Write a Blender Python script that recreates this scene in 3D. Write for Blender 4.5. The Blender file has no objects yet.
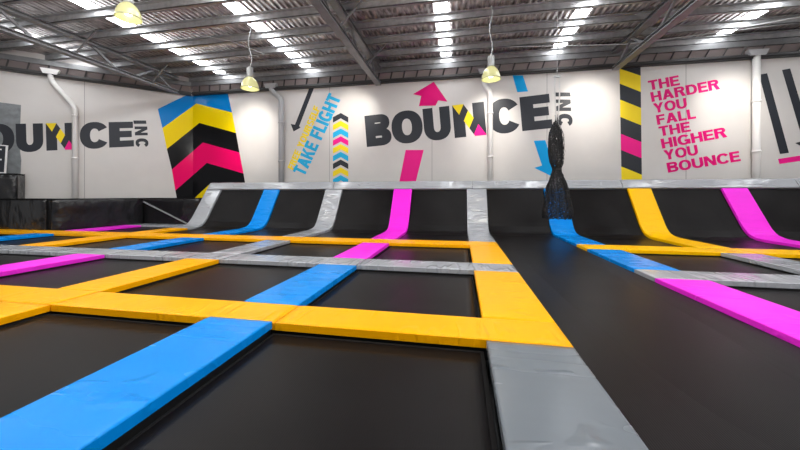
import bpy, bmesh, math, random
from mathutils import Vector, Matrix, noise

random.seed(7)
scene = bpy.context.scene
COL = scene.collection
U = 1.25                      # eye height above the pads in metres; layout below is in eye heights
TH = math.radians(10.664)     # the court is turned this much from the view
F = 322.75
HOR = 194.4
D = 10.8                      # distance of the back wall
FLOOR = -0.32

# ------------------------------------------------------------------ camera
cam_d = bpy.data.cameras.new('camera')
cam = bpy.data.objects.new('camera', cam_d)
COL.objects.link(cam)
cam.location = (0, 0, U)
cam.rotation_euler = (math.pi / 2, 0, TH)
cam_d.sensor_width = 36
cam_d.lens = F / 800 * 36
cam_d.shift_y = -(225 - HOR) / 800
cam_d.clip_start = 0.02
cam_d.clip_end = 200
scene.camera = cam

# ------------------------------------------------------------------ world, exposure
w = bpy.data.worlds.new('world')
scene.world = w
w.use_nodes = True
bg = w.node_tree.nodes['Background']
bg.inputs[0].default_value = (0.95, 0.96, 1.0, 1)
bg.inputs[1].default_value = 0.36
scene.view_settings.view_transform = 'Standard'
scene.view_settings.look = 'None'
scene.view_settings.gamma = 1
scene.view_settings.use_curve_mapping = False
scene.view_settings.exposure = 0.0
SKYLIGHT = 15.5
LAMP = 70.0


def light(name, kind, loc, energy, color=(1, 1, 1), size=1.0, target=None, spot=None, blend=1.0, size_y=None):
    d = bpy.data.lights.new(name, kind)
    d.energy = energy
    d.color = color
    if kind == 'AREA':
        d.size = size * U
        if size_y:
            d.shape = 'RECTANGLE'
            d.size_y = size_y * U
    else:
        d.shadow_soft_size = size * U
    if kind == 'SPOT':
        d.spot_size = spot
        d.spot_blend = blend
    o = bpy.data.objects.new(name, d)
    COL.objects.link(o)
    o.location = Vector(loc) * U
    if target is not None:
        o.rotation_euler = (Vector(target) - Vector(loc)).to_track_quat('-Z', 'Y').to_euler()
    return o


# floodlights up in the roof steel that wash the painted walls
for fs, ft, fz, ts, tz, e in ((-7.2, 8.6, 4.7, -7.6, 3.3, 125), (-3.4, 8.8, 4.7, -3.7, 3.7, 75), (1.1, 8.9, 4.7, 0.95, 3.2, 100),
                              (4.0, 8.7, 4.7, 3.8, 3.6, 95), (7.4, 8.7, 4.7, 7.55, 3.4, 100)):
    light('wall_floodlight', 'SPOT', (fs, ft, fz), e * 5, (1, 0.95, 0.88), 0.12, (ts, D, tz), math.radians(60), 1.0)
light('wall_floodlight', 'SPOT', (-9.6, 7.4, 4.7), 80, (0.95, 0.97, 1), 0.12, (-11.6, 9.3, 2.6), math.radians(85), 1.0)
# unseen point lights added overhead to fill the courts and roof
for ls in (-8, -3, 3, 8):
    for lt in (-1.0, 3.0):
        light('overhead_fill', 'POINT', (ls, lt, 3.9), 190, (1, 0.96, 0.9), 0.25)


# ------------------------------------------------------------------ materials
def mat(name, color, rough=0.5, metal=0.0, spec=0.5, emit=None, coat=0.0):
    m = bpy.data.materials.new(name)
    m.use_nodes = True
    b = m.node_tree.nodes['Principled BSDF']
    b.inputs['Base Color'].default_value = (*color, 1)
    b.inputs['Roughness'].default_value = rough
    b.inputs['Metallic'].default_value = metal
    b.inputs['Specular IOR Level'].default_value = spec
    b.inputs['Coat Weight'].default_value = coat
    if emit:
        b.inputs['Emission Color'].default_value = (*emit[0], 1)
        b.inputs['Emission Strength'].default_value = emit[1]
    return m


def nodes(m):
    return m.node_tree.nodes, m.node_tree.links, m.node_tree.nodes['Principled BSDF']


def add_noise(m, scale, strength, dist=0.02, stretch=(1, 1, 1), colvar=0.0, roughvar=0.0, detail=4):
    n, l, b = nodes(m)
    tc = n.new('ShaderNodeTexCoord')
    mp = n.new('ShaderNodeMapping')
    mp.inputs['Scale'].default_value = stretch
    l.new(tc.outputs['Object'], mp.inputs['Vector'])
    nz = n.new('ShaderNodeTexNoise')
    nz.inputs['Scale'].default_value = scale
    nz.inputs['Detail'].default_value = detail
    l.new(mp.outputs[0], nz.inputs['Vector'])
    if strength:
        bp = n.new('ShaderNodeBump')
        bp.inputs['Strength'].default_value = strength
        bp.inputs['Distance'].default_value = dist
        l.new(nz.outputs[0], bp.inputs['Height'])
        prev = b.inputs['Normal'].links
        if prev:
            l.new(prev[0].from_socket, bp.inputs['Normal'])
        l.new(bp.outputs[0], b.inputs['Normal'])
    if colvar:
        c = tuple(b.inputs['Base Color'].default_value)
        r = n.new('ShaderNodeValToRGB')
        r.color_ramp.elements[0].position = 0.3
        r.color_ramp.elements[1].position = 0.7
        r.color_ramp.elements[0].color = (c[0] * (1 - colvar), c[1] * (1 - colvar), c[2] * (1 - colvar), 1)
        r.color_ramp.elements[1].color = (c[0] * (1 + colvar), c[1] * (1 + colvar), c[2] * (1 + colvar), 1)
        l.new(nz.outputs[0], r.inputs[0])
        l.new(r.outputs[0], b.inputs['Base Color'])
    if roughvar:
        v = b.inputs['Roughness'].default_value
        mr = n.new('ShaderNodeMapRange')
        mr.inputs['To Min'].default_value = max(0.05, v - roughvar)
        mr.inputs['To Max'].default_value = v + roughvar
        l.new(nz.outputs[0], mr.inputs['Value'])
        l.new(mr.outputs[0], b.inputs['Roughness'])
    return m


def vinyl(name, color, rough=0.33, axis='t', crease=1.0, spec=0.13):
    """stuffed vinyl; creases run across the pad, axis is the pad's long way"""
    m = mat(name, color, rough, 0, spec)
    n, l, b = nodes(m)
    tc = n.new('ShaderNodeTexCoord')
    def ridged(scale, st, lo, hi, dist):
        mp = n.new('ShaderNodeMapping')
        mp.inputs['Scale'].default_value = st
        mp.inputs['Rotation'].default_value = (0, 0, 0.22)
        l.new(tc.outputs['Object'], mp.inputs['Vector'])
        nz = n.new('ShaderNodeTexNoise')
        nz.inputs['Scale'].default_value = scale
        nz.inputs['Detail'].default_value = 1.5
        nz.inputs['Distortion'].default_value = dist
        l.new(mp.outputs[0], nz.inputs['Vector'])
        s1 = n.new('ShaderNodeMath')
        s1.operation = 'SUBTRACT'
        l.new(nz.outputs[0], s1.inputs[0])
        s1.inputs[1].default_value = 0.5
        a = n.new('ShaderNodeMath')
        a.operation = 'ABSOLUTE'
        l.new(s1.outputs[0], a.inputs[0])
        mr = n.new('ShaderNodeMapRange')
        mr.interpolation_type = 'SMOOTHSTEP'
        mr.inputs['From Min'].default_value = lo
        mr.inputs['From Max'].default_value = hi
        mr.inputs['To Min'].default_value = 1
        mr.inputs['To Max'].default_value = 0
        l.new(a.outputs[0], mr.inputs['Value'])
        return mr.outputs[0]
    st = (0.35, 1.6, 1.6) if axis == 't' else (1.6, 0.35, 0.6)
    h1 = ridged(2.9, st, 0.0, 0.075, 0.15)
    mask_n = n.new('ShaderNodeTexNoise')
    mask_n.inputs['Scale'].default_value = 2.3
    l.new(tc.outputs['Object'], mask_n.inputs['Vector'])
    mk = n.new('ShaderNodeMapRange')
    mk.inputs['From Min'].default_value = 0.5 if crease < 1.9 else 0.4
    mk.inputs['From Max'].default_value = 0.62
    l.new(mask_n.outputs[0], mk.inputs['Value'])
    mu = n.new('ShaderNodeMath')
    mu.operation = 'MULTIPLY'
    l.new(h1, mu.inputs[0])
    l.new(mk.outputs[0], mu.inputs[1])
    bp = n.new('ShaderNodeBump')
    bp.inputs['Strength'].default_value = 0.8
    bp.inputs['Distance'].default_value = 0.009 * crease
    l.new(mu.outputs[0], bp.inputs['Height'])
    l.new(bp.outputs[0], b.inputs['Normal'])
    add_noise(m, 2.4, 0.2, 0.03, st, 0.03, 0.06, 2)
    return m


M = {}
for ax in 'st':
    M['yellow_' + ax] = vinyl('yellow_vinyl', (1.0, 0.435, 0.0), 0.34, ax, 1.1)
    M['blue_' + ax] = vinyl('blue_vinyl', (0.0, 0.25, 0.76), 0.27, ax, 1.2, 0.16)
    M['lit_yellow_' + ax] = vinyl('lit_yellow_vinyl', (1.0, 0.53, 0.0), 0.34, ax, 1.1)  # same yellow vinyl, brightened in the colour where less light reaches the pads
    M['pink_' + ax] = vinyl('pink_vinyl', (0.93, 0.03, 0.74), 0.36, ax)
    M['grey_' + ax] = vinyl('grey_vinyl', (0.15, 0.17, 0.19), 0.27, ax, 1.7, 0.4)
    M['silver_' + ax] = vinyl('silver_vinyl', (0.38, 0.395, 0.42), 0.17, ax, 2.4, 0.9)
M['black_vinyl'] = add_noise(mat('black_vinyl', (0.012, 0.012, 0.013), 0.22, 0, 0.5), 2.2, 0.8, 0.09, (1, 1, 0.6), 0, 0.05, 3)
M['under'] = mat('pad_underside', (0.015, 0.015, 0.017), 0.7)
M['steel_black'] = mat('black_steel', (0.012, 0.012, 0.013), 0.5)
M['webbing'] = mat('webbing', (0.009, 0.0085, 0.0085), 0.8, 0, 0.1)

m = mat('jump_mat', (0.0085, 0.0074, 0.0074), 0.34, 0, 0.1)
add_noise(m, 1.1, 0, 0, (1, 1, 1), 0.25, 0.05, 5)
n, l, b = nodes(m)
tc = n.new('ShaderNodeTexCoord')
wv = n.new('ShaderNodeTexWave')
wv.inputs['Scale'].default_value = 22
wv.inputs['Distortion'].default_value = 0.6
l.new(tc.outputs['Object'], wv.inputs['Vector'])
bp = n.new('ShaderNodeBump')
bp.inputs['Strength'].default_value = 0.12
bp.inputs['Distance'].default_value = 0.004
l.new(wv.outputs[0], bp.inputs['Height'])
l.new(bp.outputs[0], b.inputs['Normal'])
M['bed'] = m

M['wall'] = add_noise(mat('painted_wall', (0.62, 0.59, 0.565), 0.42, 0, 0.4), 1.3, 0.05, 0.02, (1, 1, 1), 0.025, 0, 3)
M['seam'] = mat('wall_joint', (0.30, 0.28, 0.27), 0.7)
M['floor'] = add_noise(mat('concrete_floor', (0.03, 0.03, 0.03), 0.8), 3, 0.2, 0.02, (1, 1, 1), 0.2)
M['concrete'] = add_noise(mat('dark_platform', (0.05, 0.05, 0.052), 0.7), 3, 0.1, 0.02)
M['steel'] = add_noise(mat('roof_steel', (0.2, 0.2, 0.205), 0.42, 0.35, 0.5), 4, 0, 0, (1, 1, 1), 0.15)
M['galv'] = add_noise(mat('galvanised_purlin', (0.42, 0.42, 0.425), 0.38, 0.6, 0.5), 6, 0.06, 0.01, (1, 1, 1), 0.18, 0.1)
M['beam'] = mat('dark_beam', (0.035, 0.033, 0.033), 0.5)
M['soffit'] = mat('eave_sheet', (0.20, 0.165, 0.16), 0.5)
M['pipe'] = mat('pipe_paint', (0.74, 0.72, 0.70), 0.4)
M['pipe_grey'] = mat('pipe_grey_paint', (0.40, 0.40, 0.41), 0.4)
M['board'] = add_noise(mat('grey_sheet', (0.20, 0.215, 0.225), 0.6), 5, 0.3, 0.02, (1, 1, 1), 0.2)
M['white'] = mat('white_paint', (0.75, 0.75, 0.75), 0.5)
M['rope'] = mat('white_rope', (0.6, 0.6, 0.58), 0.8)
M['net'] = mat('black_net', (0.008, 0.008, 0.009), 0.85)
m = mat('black_netting', (0.010, 0.010, 0.011), 0.85)
n, l, b = nodes(m)
tc = n.new('ShaderNodeTexCoord')
nz = n.new('ShaderNodeTexNoise')
nz.inputs['Scale'].default_value = 34
nz.inputs['Detail'].default_value = 3
l.new(tc.outputs['Object'], nz.inputs['Vector'])
mr = n.new('ShaderNodeMapRange')
mr.inputs['From Min'].default_value = 0.36
mr.inputs['From Max'].default_value = 0.50
l.new(nz.outputs[0], mr.inputs['Value'])
l.new(mr.outputs[0], b.inputs['Alpha'])
M['netting'] = m
M['ink'] = mat('charcoal_paint', (0.022, 0.025, 0.033), 0.4, 0, 0.25)
M['p_black'] = mat('gloss_black_paint', (0.004, 0.004, 0.005), 0.14, 0, 0.2)
M['p_blue'] = mat('gloss_blue_paint', (0.0, 0.19, 0.55), 0.16, 0, 0.15)
M['p_yellow'] = mat('gloss_yellow_paint', (0.85, 0.62, 0.0), 0.16, 0, 0.15)
M['p_pink'] = mat('gloss_pink_paint', (0.88, 0.0, 0.13), 0.16, 0, 0.15)
M['w_pink'] = mat('pink_wall_paint', (0.72, 0.002, 0.17), 0.4, 0, 0.15)
M['w_blue'] = mat('blue_wall_paint', (0.0, 0.33, 0.72), 0.4, 0, 0.15)
M['w_cyan'] = mat('cyan_wall_paint', (0.02, 0.42, 0.72), 0.4, 0, 0.15)
M['w_yellow'] = mat('yellow_wall_paint', (0.90, 0.68, 0.02), 0.4, 0, 0.15)
M['logo_pink'] = mat('logo_pink_paint', (0.86, 0.01, 0.25), 0.4, 0, 0.15)
M['sky'] = mat('skylight_sheet', (0.8, 0.8, 0.8), 0.5, 0, 0.3, ((0.93, 0.97, 1.0), SKYLIGHT))
M['lamp'] = mat('lamp_dome', (0.42, 0.41, 0.22), 0.2, 0, 0.5, ((1.0, 0.95, 0.38), 0.32))
M['lamp_core'] = mat('lamp_bulb', (1, 1, 1), 0.4, 0, 0.5, ((1.0, 0.97, 0.8), 14.0))
M['lamp_rim'] = mat('lamp_rim', (0.55, 0.53, 0.3), 0.3, 0.2)
M['housing'] = mat('lamp_housing', (0.45, 0.46, 0.46), 0.4, 0.3)

# roof sheet: foil backed ribbed steel, ribs running towards the back wall
m = mat('foil_roof_sheet', (0.46, 0.42, 0.41), 0.3, 0.75, 0.5)
n, l, b = nodes(m)
tc = n.new('ShaderNodeTexCoord')
wv = n.new('ShaderNodeTexWave')
wv.bands_direction = 'X'
wv.inputs['Scale'].default_value = 1.7
wv.inputs['Distortion'].default_value = 0.5
wv.inputs['Detail'].default_value = 3
wv.inputs['Detail Scale'].default_value = 2
l.new(tc.outputs['Object'], wv.inputs['Vector'])
nz = n.new('ShaderNodeTexNoise')
nz.inputs['Scale'].default_value = 5
nz.inputs['Detail'].default_value = 5
mp = n.new('ShaderNodeMapping')
mp.inputs['Scale'].default_value = (2.2, 0.5, 1)
l.new(tc.outputs['Object'], mp.inputs['Vector'])
l.new(mp.outputs[0], nz.inputs['Vector'])
ad = n.new('ShaderNodeMath')
ad.operation = 'ADD'
l.new(wv.outputs[0], ad.inputs[0])
l.new(nz.outputs[0], ad.inputs[1])
bp = n.new('ShaderNodeBump')
bp.inputs['Strength'].default_value = 0.9
bp.inputs['Distance'].default_value = 0.03
l.new(ad.outputs[0], bp.inputs['Height'])
l.new(bp.outputs[0], b.inputs['Normal'])
r = n.new('ShaderNodeValToRGB')
r.color_ramp.elements[0].color = (0.18, 0.15, 0.145, 1)
r.color_ramp.elements[1].color = (0.66, 0.59, 0.575, 1)
r.color_ramp.elements[0].position = 0.35
r.color_ramp.elements[1].position = 0.65
l.new(nz.outputs[0], r.inputs[0])
l.new(r.outputs[0], b.inputs['Base Color'])
M['roof'] = m


# ------------------------------------------------------------------ object helpers
def link(name, bm, material, parent=None, smooth=False, origin=None):
    """turn a bmesh written in eye heights into one mesh object"""
    bmesh.ops.recalc_face_normals(bm, faces=bm.faces)
    o3 = Vector(origin) if origin is not None else None
    if o3 is None:
        if parent is not None and 'eh' in parent:
            o3 = Vector(parent['eh'])
        else:
            lo = Vector((1e9,) * 3)
            hi = Vector((-1e9,) * 3)
            for v in bm.verts:
                for i in range(3):
                    lo[i] = min(lo[i], v.co[i])
                    hi[i] = max(hi[i], v.co[i])
            o3 = Vector(((lo.x + hi.x) / 2, (lo.y + hi.y) / 2, lo.z))
    for v in bm.verts:
        v.co = (v.co - o3) * U
    me = bpy.data.meshes.new(name)
    bm.to_mesh(me)
    bm.free()
    mats = material if isinstance(material, (list, tuple)) else [material]
    for q in mats:
        me.materials.append(q)
    if smooth:
        for p in me.polygons:
            p.use_smooth = True
    o = bpy.data.objects.new(name, me)
    COL.objects.link(o)
    if parent is not None:
        o.parent = parent
    else:
        o.location = o3 * U
    return o


def empty(name, loc):
    o = bpy.data.objects.new(name, None)
    o.empty_display_size = 0.2
    COL.objects.link(o)
    o.location = Vector(loc) * U
    o['eh'] = list(loc)
    return o


def tag(o, label, cat, group=None):
    o['label'] = label
    o['category'] = cat
    if group:
        o['group'] = group
    return o


def structure(o):
    o['kind'] = 'structure'
    return o


def box(bm, x0, x1, y0, y1, z0, z1, mi=0):
    vs = [bm.verts.new((x, y, z)) for z in (z0, z1) for y in (y0, y1) for x in (x0, x1)]
    for f in ((0, 1, 3, 2), (4, 6, 7, 5), (0, 4, 5, 1), (2, 3, 7, 6), (0, 2, 6, 4), (1, 5, 7, 3)):
        bm.faces.new([vs[i] for i in f]).material_index = mi


def tube(bm, pts, r, seg=10, cap=True):
    pts = [Vector(p) for p in pts]
    rings = []
    up = Vector((0.123, 0.31, 0.94)).normalized()
    for i, p in enumerate(pts):
        a = pts[max(0, i - 1)]
        c = pts[min(len(pts) - 1, i + 1)]
        d = (c - a).normalized()
        x = d.cross(up)
        if x.length < 0.05:
            x = d.cross(Vector((1, 0, 0)))
        x.normalize()
        y = d.cross(x)
        rr = r[i] if isinstance(r, (list, tuple)) else r
        rings.append([bm.verts.new(p + (x * math.cos(k * 2 * math.pi / seg) + y * math.sin(k * 2 * math.pi / seg)) * rr) for k in range(seg)])
    for a, c in zip(rings, rings[1:]):
        for k in range(seg):
            bm.faces.new((a[k], a[(k + 1) % seg], c[(k + 1) % seg], c[k]))
    if cap:
        bm.faces.new(rings[0])
        bm.faces.new(rings[-1][::-1])


def bar(bm, a, b_, wid, hgt, upv=(0, 0, 1)):
    a, b_ = Vector(a), Vector(b_)
    d = (b_ - a).normalized()
    x = d.cross(Vector(upv)).normalized()
    y = x.cross(d).normalized()
    vs = []
    for p in (a, b_):
        for sx, sy in ((-1, -1), (1, -1), (1, 1), (-1, 1)):
            vs.append(bm.verts.new(p + x * sx * wid / 2 + y * sy * hgt / 2))
    for f in ((0, 1, 2, 3), (7, 6, 5, 4), (0, 4, 5, 1), (1, 5, 6, 2), (2, 6, 7, 3), (3, 7, 4, 0)):
        bm.faces.new([vs[i] for i in f])


# the curved jump wall: (t, height) samples of its pad surface
PROFILE = [(7.1, 0), (7.6, 0), (8.1, 0), (8.45, 0.0), (8.68, 0.018), (8.83, 0.06), (8.99, 0.19), (9.21, 0.5), (9.44, 0.84), (9.66, 1.165)]


def catmull(P, step):
    out = []
    Q = [P[0]] + list(P) + [P[-1]]
    for i in range(1, len(Q) - 2):
        p0, p1, p2, p3 = [Vector(q) for q in Q[i - 1:i + 3]]
        k = max(1, int((p2 - p1).length / step))
        for j in range(k):
            t = j / k
            out.append(0.5 * ((2 * p1) + (p2 - p0) * t + (2 * p0 - 5 * p1 + 4 * p2 - p3) * t * t + (3 * p1 - p0 - 3 * p2 + p3) * t ** 3))
    out.append(Vector(P[-1]))
    return out


def pad(name, path, b0, b1, axis, color, thick=0.062, lift=0.0, seed=0, sag=0.006, step=0.09):
    """a stuffed vinyl pad: path is a list of (along, height); b0..b1 its width on the other axis"""
    bm = bmesh.new()
    P = catmull([Vector((p[0], p[1])) for p in path], step)
    nrm = []
    for i in range(len(P)):
        d = (P[min(i + 1, len(P) - 1)] - P[max(i - 1, 0)]).normalized()
        nrm.append(Vector((-d.y, d.x)) if True else 0)
    if nrm[0].y < 0:
        nrm = [-q for q in nrm]
    nb = max(5, int((b1 - b0) / 0.075))
    edge = [0.0, 0.005, 0.014]
    us = sorted(set([b0 + e for e in edge] + [b1 - e for e in edge] + [b0 + 0.03 + (b1 - b0 - 0.06) * i / nb for i in range(nb + 1)]))
    # end rounding: add samples near the two ends of the path
    def drop(e):
        return 0.007 if e < 0.002 else (0.002 if e < 0.008 else 0.0)
    rows = []
    L = [0]
    for a, c in zip(P, P[1:]):
        L.append(L[-1] + (c - a).length)
    for i, (p, q) in enumerate(zip(P, nrm)):
        row = []
        ee = min(L[i], L[-1] - L[i])
        for u in us:
            e = min(u - b0, b1 - u)
            dz = -max(drop(e), 0.006 if ee < 0.001 else 0)
            k = min(1, e / 0.05) * min(1, ee / 0.05 + 0.0)
            nv = noise.noise(Vector((p.x * 3.1 + seed, u * 3.1, p.y * 2))) + 0.45 * noise.noise(Vector((p.x * 9 + seed, u * 5, 3)))
            dz += sag * nv * k
            # cross wrinkles
            wr = noise.noise(Vector((L[i] * 5 + seed * 3, u * 0.8, 9)))
            dz -= max(0, wr - 0.35) * 0.03 * k
            h = p + q * (dz + lift)
            row.append((h.x, u, h.y))
        rows.append(row)

    def V(a, u, z):
        return bm.verts.new((a, u, z) if axis == 's' else (u, a, z))
    top = [[V(*c) for c in row] for row in rows]
    bot = []
    for i, (p, q) in enumerate(zip(P, nrm)):
        h = p - q * (thick - lift)
        bot.append((V(h.x, us[0], h.y), V(h.x, us[-1], h.y)))
    nr, nu = len(rows), len(us)
    for i in range(nr - 1):
        for j in range(nu - 1):
            bm.faces.new((top[i][j], top[i][j + 1], top[i + 1][j + 1], top[i + 1][j])).smooth = True
        bm.faces.new((top[i][0], top[i + 1][0], bot[i + 1][0], bot[i][0]))
        bm.faces.new((top[i][-1], bot[i][1], bot[i + 1][1], top[i + 1][-1]))
        f = bm.faces.new((bot[i][0], bot[i + 1][0], bot[i + 1][1], bot[i][1]))
        f.material_index = 1
    bm.faces.new(top[0] + [bot[0][1], bot[0][0]])
    bm.faces.new(top[-1][::-1] + [bot[-1][0], bot[-1][1]])
    o = link(name, bm, [M[color + '_' + axis], M['under']])
    return o


# ------------------------------------------------------------------ wall planes
def view_ray(x, y):
    X, Z = (x - 400) / F, (HOR - y) / F
    return Vector((X * math.cos(TH) - math.sin(TH), X * math.sin(TH) + math.cos(TH), Z))


CX = D * math.tan(math.atan((193.0 - 400) / F) - TH)         # where the two walls meet
LDIR = Vector((3.7, 3.37)).normalized()                       # along the angled wall, towards the meeting line


class Plane:
    def __init__(self, org, e, nrm):
        self.o, self.e, self.n = Vector(org), Vector(e), Vector(nrm)

    def hit(self, x, y):
        d = view_ray(x, y)
        k = (self.o - Vector((0, 0))).dot(self.n) / Vector((d.x, d.y)).dot(self.n)
        p = d * k
        return Vector(((Vector((p.x, p.y)) - self.o).dot(self.e), 1 + p.z))

    def at(self, a, h, off=0.0):
        q = self.o + self.e * a + self.n * off
        return Vector((q.x, q.y, h))


BACK = Plane((0, D), (1, 0), (0, -1))
LEFT = Plane((CX, D), LDIR, (LDIR.y, -LDIR.x))


def slab(bm, plane, pts, off=0.002, th=0.003, mi=0):
    """flat painted shape on a wall: pts are (a, h) wall coordinates"""
    a = [bm.verts.new(plane.at(p[0], p[1], off + th)) for p in pts]
    c = [bm.verts.new(plane.at(p[0], p[1], off - 0.0015)) for p in pts]
    bm.faces.new(a).material_index = mi
    bm.faces.new(c[::-1]).material_index = mi
    k = len(pts)
    for i in range(k):
        bm.faces.new((a[i], c[i], c[(i + 1) % k], a[(i + 1) % k])).material_index = mi


# ------------------------------------------------------------------ lettering: strokes in a unit-high cell
def ring(cx, cy, rx, ry, wx, wy, a0, a1, n=26, p=2.25):
    out = []
    def pt(a, rx, ry):
        c, s_ = math.cos(a), math.sin(a)
        return (cx + rx * math.copysign(abs(c) ** (2 / p), c), cy + ry * math.copysign(abs(s_) ** (2 / p), s_))
    a0, a1 = math.radians(a0), math.radians(a1)
    for i in range(n):
        u, v = a0 + (a1 - a0) * i / n, a0 + (a1 - a0) * (i + 1) / n
        out.append([pt(u, rx, ry), pt(v, rx, ry), pt(v, rx - wx, ry - wy), pt(u, rx - wx, ry - wy)])
    return out


def R(x0, y0, x1, y1):
    return [[(x0, y0), (x1, y0), (x1, y1), (x0, y1)]]


def glyph(c, w, h):
    """list of strokes (each a list of quads) and the width; w stem, h arm thickness"""
    if c == 'I':
        return [R(0, 0, w, 1)], w
    if c == 'L':
        return [R(0, 0, w, 1), R(0, 0, .62, h)], .62
    if c in 'EF':
        W = .68 if c == 'E' else .64
        s = [R(0, 0, w, 1), R(0, 1 - h, W, 1), R(0, .5 - h / 2 + .01, W * .94, .5 + h / 2 + .01)]
        if c == 'E':
            s.append(R(0, 0, W * 1.02, h))
        return s, W
    if c == 'T':
        return [R(0, 1 - h, .72, 1), R(.36 - w / 2, 0, .36 + w / 2, 1)], .72
    if c == 'H':
        return [R(0, 0, w, 1), R(.78 - w, 0, .78, 1), R(0, .5 - h / 2, .78, .5 + h / 2)], .78
    if c == 'N':
        return [R(0, 0, w, 1), R(.82 - w, 0, .82, 1), [[(0, 1), (w * 1.1, 1), (.82, 0), (.82 - w * 1.1, 0)]]], .82
    if c == 'A':
        W = .86
        return [[[(0, 0), (w * 1.08, 0), (W / 2 + w * .55, 1), (W / 2 - w * .55, 1)]], [[(W - w * 1.08, 0), (W, 0), (W / 2 + w * .55, 1), (W / 2 - w * .55, 1)]],
                R(.2, .2, W - .2, .2 + h * .9)], W
    if c == 'Y':
        W = .82
        return [R(W / 2 - w / 2, 0, W / 2 + w / 2, .45), [[(0, 1), (w * 1.1, 1), (W / 2 + w / 2, .4), (W / 2 - w / 2, .4)]], [[(W, 1), (W - w * 1.1, 1), (W / 2 - w / 2, .4), (W / 2 + w / 2, .4)]]], W
    if c == 'K':
        W = .84
        return [R(0, 0, w, 1), [[(W - w * 1.2, 1), (W - .02, 1), (w + .03, .34), (w - .05, .42)]], [[(W - w * 1.15, 0), (W, 0), (w + .24, .66), (w + .05, .46)]]], W
    if c == 'O':
        return [ring(.43, .5, .44, .515, w, h, 0, 360, 40)], .86
    if c == 'C':
        return [ring(.43, .5, .44, .515, w, h, 32, 328, 34)], .82
    if c == 'G':
        return [ring(.43, .5, .44, .515, w, h, 38, 350, 34), R(.46, .52 - h, .85, .52), R(.85 - w * .7, .02, .85, .5)], .86
    if c == 'U':
        return [R(0, .4, w, 1), R(.8 - w, .4, .8, 1), ring(.4, .4, .4, .415, w, h, 180, 360, 22)], .8
    if c in 'BRDP':
        if c == 'D':
            return [R(0, 0, w, 1), R(0, 1 - h, .36, 1), R(0, 0, .36, h), ring(.36, .5, .44, .5, w, h, -90, 90, 24)], .8
        s = [R(0, 0, w, 1), R(0, 1 - h, .48, 1), ring(.46, .735, .29, .265, w * .93, h * .95, -90, 90, 16), R(0, .47, .48, .47 + h * .95)]
        if c == 'B':
            s += [R(0, 0, .48, h), ring(.46, .28, .32, .28, w * .95, h * .95, -90, 90, 16), R(0, .56 - h * .95, .48, .56)]
            return s, .78
        s += [[[(.36, .5), (.36 + w * 1.05, .5), (.8, 0), (.8 - w * 1.15, 0)]]]
        return s, .8
    if c == 'S':
        return [ring(.37, .735, .35, .275, w * .9, h * .95, 25, 270, 22), ring(.37, .275, .37, .285, w * .9, h * .95, -155, 90, 22)], .74
    return [], .3


def put_word(bm, plane, word, p0, p1, up, w=.2, h=.17, gap=.09, mi=0, fit=True, off0=0.002):
    """word from wall point p0 to p1 along its baseline, up = cap height vector"""
    gl = [glyph(c, w, h) for c in word]
    tot = sum(g[1] for g in gl) + gap * (len(word) - 1)
    p0, p1, up = Vector(p0), Vector(p1), Vector(up)
    ex = (p1 - p0) / tot
    x = 0
    k = 0
    for g, wd in gl:
        for st in g:
            for quad in st:
                slab(bm, plane, [p0 + ex * (x + q[0]) + up * q[1] for q in quad], off0, 0.002 + 0.0003 * (k % 7), mi)
            k += 1
        x += wd + gap


# ================================================================== THE SETTING
bm = bmesh.new()
box(bm, -16, 12.4, -3, D + .4, FLOOR - .15, FLOOR)
structure(link('floor', bm, M['floor']))

TOP = 5.50
bm = bmesh.new()
box(bm, CX, 12.4, D, D + .2, FLOOR, TOP)
structure(link('wall_back', bm, M['wall']))
bm = bmesh.new()
LL = 8.2
a0, a1 = LEFT.at(-LL, 0), LEFT.at(0, 0)
vs = []
for z in (FLOOR, TOP):
    for (a, o) in ((-LL, 0), (0, 0), (0.15, -.2), (-LL, -.2)):
        vs.append(bm.verts.new(LEFT.at(a, z, o)))
for f in ((0, 1, 2, 3), (7, 6, 5, 4), (0, 4, 5, 1), (1, 5, 6, 2), (2, 6, 7, 3), (3, 7, 4, 0)):
    bm.faces.new([vs[i] for i in f])
structure(link('wall_left', bm, M['wall']))


def left_s(t):
    """s of the angled wall at depth t"""
    return CX + (t - D) * LDIR.x / LDIR.y


# roof sheet, cut along the angled wall
bm = bmesh.new()
poly = [(left_s(2.6), 2.6), (left_s(2.6), -3), (12.4, -3), (12.4, D + .2), (CX, D + .2)]
vs = [bm.verts.new((p[0], p[1], TOP)) for p in poly]
v2 = [bm.verts.new((p[0], p[1], TOP + .06)) for p in poly]
bm.faces.new(vs)
bm.faces.new(v2[::-1])
for i in range(5):
    bm.faces.new((vs[i], v2[i], v2[(i + 1) % 5], vs[(i + 1) % 5]))
structure(link('ceiling', bm, M['roof']))

# wall joints
k = 1
for plane, xp, y0, y1 in ((BACK, 329.5, 86, 181), (BACK, 432, 80, 181), (BACK, 547, 74, 181), (BACK, 686, 64, 181), (LEFT, 84.5, 84, 197)):
    a = plane.hit(xp, 120).x
    bm = bmesh.new()
    slab(bm, plane, [(a - .008, .3), (a + .008, .3), (a + .008, 4.8), (a - .008, 4.8)], .0005, .001)
    structure(link('trim_%d' % k, bm, M['seam']))
    k += 1

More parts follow.
